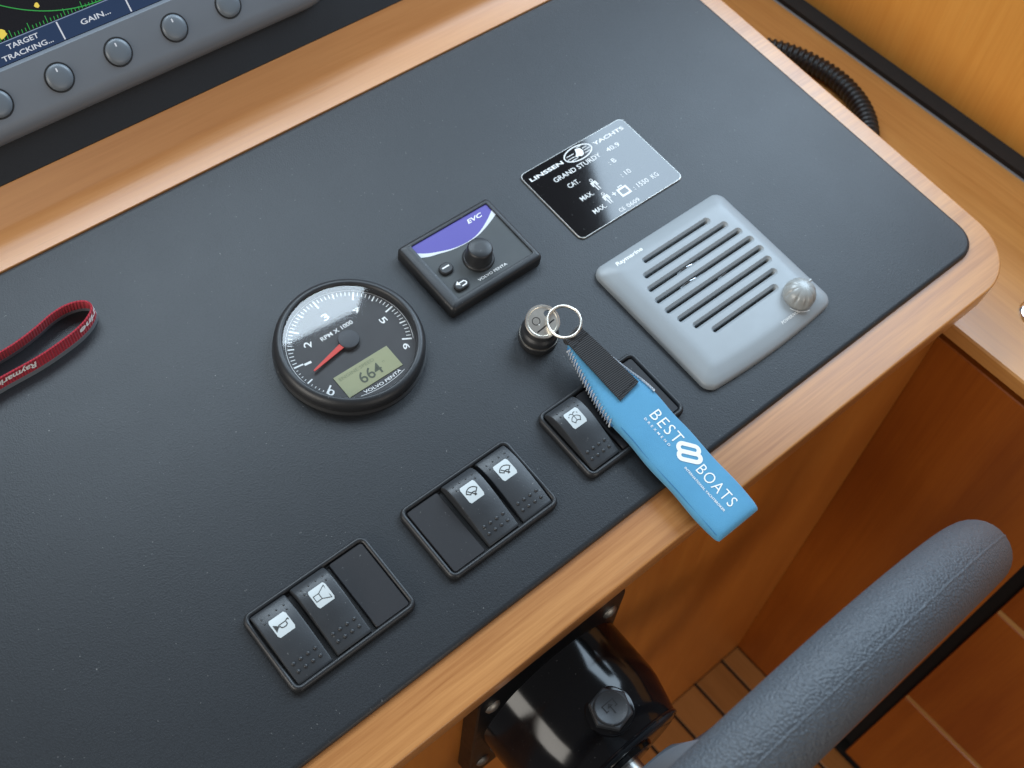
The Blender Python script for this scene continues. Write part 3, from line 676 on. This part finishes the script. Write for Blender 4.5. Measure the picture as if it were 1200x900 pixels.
# words run along the strap: text x -> -y, text y -> +x
tf = lambda x, y: ftop(y, -x, .22)
m = MB(); lettering(m, 'BEST', 44.6, 68.2, 258.6, 8.0, tf, -.006, 0, 1.15); lettering(m, 'BOATS', 87.4, 116.8, 257.2, 7.4, tf, -.006, 0, 1.15)
lettering(m, 'DREXMEND', 44.4, 66.8, 254.4, 1.6, tf, .01, 0, 1.9); lettering(m, 'INTERNATIONAL YACHTBROKER', 82.4, 116.6, 252.4, 1.5, tf, .012)
m.build('strap_lettering', 'white', body, 0)
m = MB(); LC = (77.0, 262.0)
def lg(x, y):
    a_ = math.radians(42); return tf(LC[0] + x * math.cos(a_) - y * math.sin(a_), LC[1] + x * math.sin(a_) + y * math.cos(a_))
for sy in (-2.55, 2.55):
    pts2 = rrect(0, sy, 12.8 if sy > 0 else 13.4, 5.2, 2.55, 5)
    m.stroke([(x - sy * .2, y) for x, y in pts2], 2.8, lg, True)
    for (z_) in (): pass
m.build('strap_logo', 'white', body, 0)
# seam stitching along both flanks of the folded end
for side in (-1, 1):
    path = []; n_ = 22; d0, d1 = (-17, 34) if side < 0 else (-1, 34)
    for i in range(n_ * 2 + 1):
        d = d0 + (d1 - d0) * i / (2 * n_); xc, zc, hw, ht = sta(d); up = i % 2
        path.append((xc + side * (hw + .95 - (.5 if up else 0)), -d, zc + (ht * .95 if up else -ht * .6)) if side < 0 else (xc + side * (hw - (.2 if up else 1.6)), -d, zc + ht * (.55 if up else .98) + .25))
    MB().tube(path, .68, 5).build('seam_stitching', 'thread', body, 60, 'stuff')
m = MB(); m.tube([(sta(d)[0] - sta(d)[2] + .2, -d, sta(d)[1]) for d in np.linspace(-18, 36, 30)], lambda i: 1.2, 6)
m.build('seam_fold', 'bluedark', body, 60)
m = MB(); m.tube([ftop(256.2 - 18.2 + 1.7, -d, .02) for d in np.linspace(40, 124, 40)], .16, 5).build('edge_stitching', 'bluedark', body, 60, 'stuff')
# black webbing tab
def tab(u, v_):  # u 0..1 across, v_ = distance along -y
    w0 = np.interp(v_, [-24, -12, 26], [6.9, 7.6, 8.9]); xc = np.interp(v_, [-24, 26], [254.2, 259.0])
    return xc + (u * 2 - 1) * w0
m = MB(); rings = []
vs = list(np.linspace(-21.5, 26, 26))
for v_ in vs:
    z = max(ftop(np.clip(tab(.5, v_), 249, 263), -max(v_, -19), 0)[2], 0) + .25
    ring = []
    y_ = -v_
    for u in (0, .5, 1): ring.append((tab(u, v_), y_ + (u - .5) * 3.0, z + 1.5))
    for u in (1, .5, 0): ring.append((tab(u, v_), y_ + (u - .5) * 3.0, z))
    rings.append(ring)
tabm = m.loft(rings).build('webbing_tab', 'web', fob, 30)
zt = rings[0][1][2] - .8
m = MB(); m.tube([(tab(u, -22), 22.2 + (u - .5) * 2.6, zt - .6) for u in np.linspace(0, 1, 6)], 2.3, 12).build('tab_loop', 'web', tabm, 50)
m = MB()
for v_, n_ in ((-16.5, 8), (23.8, 10)):
    zz = ftop(tab(.5, v_), -v_, 0)[2] + 1.85
    for i in range(n_):
        u = .06 + .88 * i / (n_ - 1); m.tube([(tab(u - .03, v_), -v_ + (u - .5) * 3, zz), (tab(u + .03, v_), -v_ + (u - .5) * 3, zz)], .3, 5)
m.build('tab_stitching', 'darkthread', tabm, 50, 'stuff')
# split ring
rc = Vector((254.6, 31.6, 24.0)); d1 = Vector((.12, 1, .02)).normalized(); d2 = Vector((.93, -.1, .30)); d2 = (d2 - d1 * d2.dot(d1)).normalized(); nn = d1.cross(d2)
path = []
for i in range(144):
    t = 4 * math.pi * i / 143; path.append(tuple(rc + d1 * 10.9 * math.cos(t + 1.3) + d2 * 10.0 * math.sin(t + 1.3) + nn * (-.8 + 1.6 * i / 143)))
MB().tube(path, .85, 8).build('split_ring', 'nickel', fob, 60)

# ================================================================== RED LANYARD
ln = thing('lanyard', 'red woven lanyard loop standing on edge on the leather', 'lanyard', (0, 205, 0))
pts = [(-120, 186), (-75, 191), (-33, 194.0), (-6, 194.6), (14, 197.2), (26, 200.4), (33.6, 204.6), (37.2, 209), (36.6, 214), (32, 217.6), (24, 219.4), (14, 218.4), (4, 215.6), (-8, 213), (-22, 211.6), (-60, 210), (-120, 206)]
cv = catmull(pts, 10)
def ribbon(off, z0, z1, th):
    rings = []; m_ = len(cv)
    for i, q in enumerate(cv):
        a_, b_ = cv[max(0, i - 1)], cv[min(m_ - 1, i + 1)]; t = (b_ - a_) / np.linalg.norm(b_ - a_); n = np.array([t[1], -t[0]])
        lean = .10
        rings.append([(q[0] + n[0] * (o_ + (z * -lean)), q[1] + n[1] * (o_ + z * -lean), z) for o_, z in ((off - th / 2, z0), (off + th / 2, z0), (off + th / 2, z1), (off - th / 2, z1))])
    return rings
MB().loft(ribbon(0, 3.2, 11.6, 1.0)).build('webbing', 'redweb', ln, 40)
rw = ln.children[-1]
MB().loft(ribbon(.05, .05, 3.2, 1.3)).build('lower_edge', 'bezel', ln, 40)
# printed words, upside down on the outer face of the loop
acc = [0.]
for i in range(1, len(cv)): acc.append(acc[-1] + float(np.linalg.norm(cv[i] - cv[i - 1])))
def lfn(s, z):
    i = int(np.clip(np.searchsorted(acc, s) - 1, 0, len(cv) - 2)); f_ = (s - acc[i]) / (acc[i + 1] - acc[i]); q = cv[i] * (1 - f_) + cv[i + 1] * f_
    t = (cv[i + 1] - cv[i]) / np.linalg.norm(cv[i + 1] - cv[i]); n = np.array([t[1], -t[0]]); o_ = .62 - z * .10
    return (q[0] + n[0] * o_, q[1] + n[1] * o_, z)
def s_at(x): return float(np.interp(x, [q[0] for q in cv[:70]], acc[:70]))
m = MB()
e0 = s_at(36.5) ; e1 = s_at(22.5); lettering(m, 'arine', 0, 1, 0, 1, lambda a_, b_: (a_, b_, 0), .03, .2)
m.xf(lambda q: lfn(e0 + 5.5 + (e1 - e0 - 5.5) * q[0], 9.9 - q[1] * 4.4))
m2 = MB(); lettering(m2, 'Raymarine', 0, 1, 0, 1, lambda a_, b_: (a_, b_, 0), .03, .2); r0 = s_at(-7.5); r1 = s_at(-36)
m2.xf(lambda q: lfn(r0 + (r1 - r0) * q[0], 9.9 - q[1] * 4.4)); m2.build('lanyard_lettering', 'white', rw, 0)
m.build('lanyard_lettering', 'white', rw, 0)

# ================================================================== HELM PUMP
hp = thing('steering_pump', 'glossy black hydraulic steering pump bolted to the console front', 'steering pump', (146, -92.5, -128), WORLD)
hx, hz = 146., -129.
def ring_y(o2, y): return [(x, y, z) for x, z in o2]
oo = rrect(141, -130, 116, 160, 11, 6)
MB().loft([ring_y(inset(oo, i_), y) for i_, y in ((0, -92.6), (0, -103.2), (.9, -104.2))]).build('flange', 'satin', hp, 30)
bp = [(56.5, 8), (56.2, 10), (55.2, 12), (55, 30), (54.6, 48), (53.8, 54), (50.5, 66), (47.6, 76), (46.2, 78.2), (44.5, 79), (24, 79.2), (23, 82), (13, 82.6)]
MB().lathe(bp, (hx, -92.5, hz), 96, 'y').build('body', 'gloss', hp, 28)
MB().lathe([(47.9, 76.2), (48.2, 77), (48.0, 78), (46.4, 78.5)], (hx, -92.5, hz), 96, 'y', cap0=False, cap1=False).build('end_rim', 'gloss', hp, 30)
for sx in (-1, 1):
    for sz in (-1, 1):
        MB().lathe([(5.6, 8.0), (5.6, 9.2), (4.6, 11.2), (2.4, 12.2), (.5, 12.4)], (141 + sx * 47, -94.5, -130 + sz * 55), 20, 'y').build('bolt', 'bolt', hp, 40)
pz = hz + 53.2
m = MB(); m.lathe([(15, -2), (15, .6), (14, 1.0)], (hx, -149.5, pz), 40).build('plug_seat', 'gloss', hp, 40)
hexo = [(hx + 13.2 * math.cos(math.radians(60 * i + 10)), -149.5 + 13.2 * math.sin(math.radians(60 * i + 10))) for i in range(6)]
pg = MB().prism(hexo, [(0, pz + .8), (0, pz + 4.6), (.9, pz + 5.4)]).build('filler_plug', 'rocker', hp, 25)
m = MB(); m.lathe([(10.4, 5.2), (10.4, 6.2), (9.8, 6.5), (9.0, 6.1), (.4, 6.1)], (hx, -149.5, pz), 36).build('plug_cap', 'rocker', pg, 40)
m = MB(); pfz = lambda x, y: (hx + x, -149.5 + y, pz + 6.3)
m.stroke([(-4.4, 3.6), (4.4, 3.6)], .7, pfz); m.stroke([(-4.0, 3.4), (-4.0, -.6), (-2.4, -.6)], .6, pfz); m.stroke([(4.0, 3.4), (4.0, -.6), (2.4, -.6)], .6, pfz)
m.stroke([(0, -4.2), (0, 1.0)], .7, pfz); m.poly([(-2.0, .6), (2.0, .6), (0, 3.0)], pfz); m.build('oil_symbol', 'matte', pg, 0)
MB().lathe([(11, 82), (11, 95), (9.5, 96), (9.5, 118)], (hx, -92.5, hz), 32, 'y').build('shaft', 'steel', hp, 40)

# ================================================================== STEERING WHEEL
wc = (145., -228., -130.); WR, wr = 242., 19.
sw = thing('steering_wheel', 'grey leather wrapped steering wheel in front of the console', 'steering wheel', (145, -228, -391), WORLD)
rings = []
nu, nv = 160, 28
for i in range(nu):
    t = 2 * math.pi * i / nu; ring = []
    for j in range(nv):
        a_ = 2 * math.pi * j / nv; r_ = WR + wr * math.cos(a_); ring.append((wc[0] + r_ * math.cos(t), wc[1] + wr * 1.02 * math.sin(a_), wc[2] + r_ * math.sin(t)))
    rings.append(ring)
MB().loft(rings, loop=True).build('rim', 'wheel', sw, 80)
m = MB(); aa = math.radians(-12)
m.tube([(wc[0] + (WR + (wr - .55) * math.cos(aa)) * math.cos(t), wc[1] + (wr * 1.02 - .55) * math.sin(aa), wc[2] + (WR + (wr - .55) * math.cos(aa)) * math.sin(t)) for t in np.linspace(0, 2 * math.pi, 160, endpoint=False)], .9, 6, True).build('rim_seam', 'wheel', sw.children[-1], 60)
MB().lathe([(34, 91), (40, 95), (41, 106), (38, 116), (28, 122), (1, 124)], (wc[0], -92.5, wc[2]), 48, 'y').build('hub', 'bezel', sw, 40)
for k_ in range(3):
    t = math.radians(90 + 18 + 120 * k_) if k_ else math.radians(-90)
    t = math.radians((97, 217, 337)[k_])
    dx, dz = math.cos(t), math.sin(t); rings = []
    for q in np.linspace(0, 1, 9):
        r_ = 30 + (WR - 30 - 6) * q; yo = -193 - 35 * q**2; wd = 22 - 9 * math.sin(math.pi * .5 * min(1, q * 1.3)); hh = 6.5
        rings.append([(wc[0] + dx * r_ - dz * wd * cx_, yo + hh * cy_, wc[2] + dz * r_ + dx * wd * cx_) for cx_, cy_ in [(math.cos(u), math.sin(u)) for u in np.linspace(0, 2 * math.pi, 16, endpoint=False)]])
    MB().loft(rings).build('spoke', 'bezel', sw, 50)

# ================================================================== CORRUGATED HOSE on the shelf
ho = thing('corrugated_hose', 'black corrugated hose curving over the wooden shelf', 'hose', (640, 120, -71), WORLD)
cvh = catmull([(556, 250, -62), (590, 232, -62), (625, 208, -62), (652, 178, -62), (664, 145, -62), (664, 112, -62), (652, 82, -62), (628, 58, -62), (590, 44, -62), (556, 40, -62)], 90)
hl = [0.]
for i in range(1, len(cvh)): hl.append(hl[-1] + float(np.linalg.norm(cvh[i] - cvh[i - 1])))
MB().tube(cvh, lambda i: 8.0 + .8 * math.copysign(abs(math.sin(hl[i] * math.pi / 2.6))**.6, math.sin(hl[i] * math.pi / 2.6)), 18).build('hose_wall', 'hose', ho, 60)

# ================================================================== FLUSH LATCH on the shelf
lt = thing('flush_latch', 'chrome rimmed flush latch set into the shelf by the console corner', 'latch', (622, -152, -71), WORLD)
oo = rrect(624, -153, 72, 66, 13, 8)
m = MB(); m.prism([(x, y) for x, y in oo], [(0, -70.95), (0, -69.6), (1.2, -68.2), (3, -67.8), (4.8, -68.3), (5.6, -70.0), (6.0, -70.9)], False, False).build('chrome_rim', 'chrome', lt, 40)
MB().prism(rrect(624, -153, 61, 55, 9, 6), [(0, -70.9), (0, -70.3), (1.5, -69.8)]).build('pull_plate', 'nickel', lt, 30)
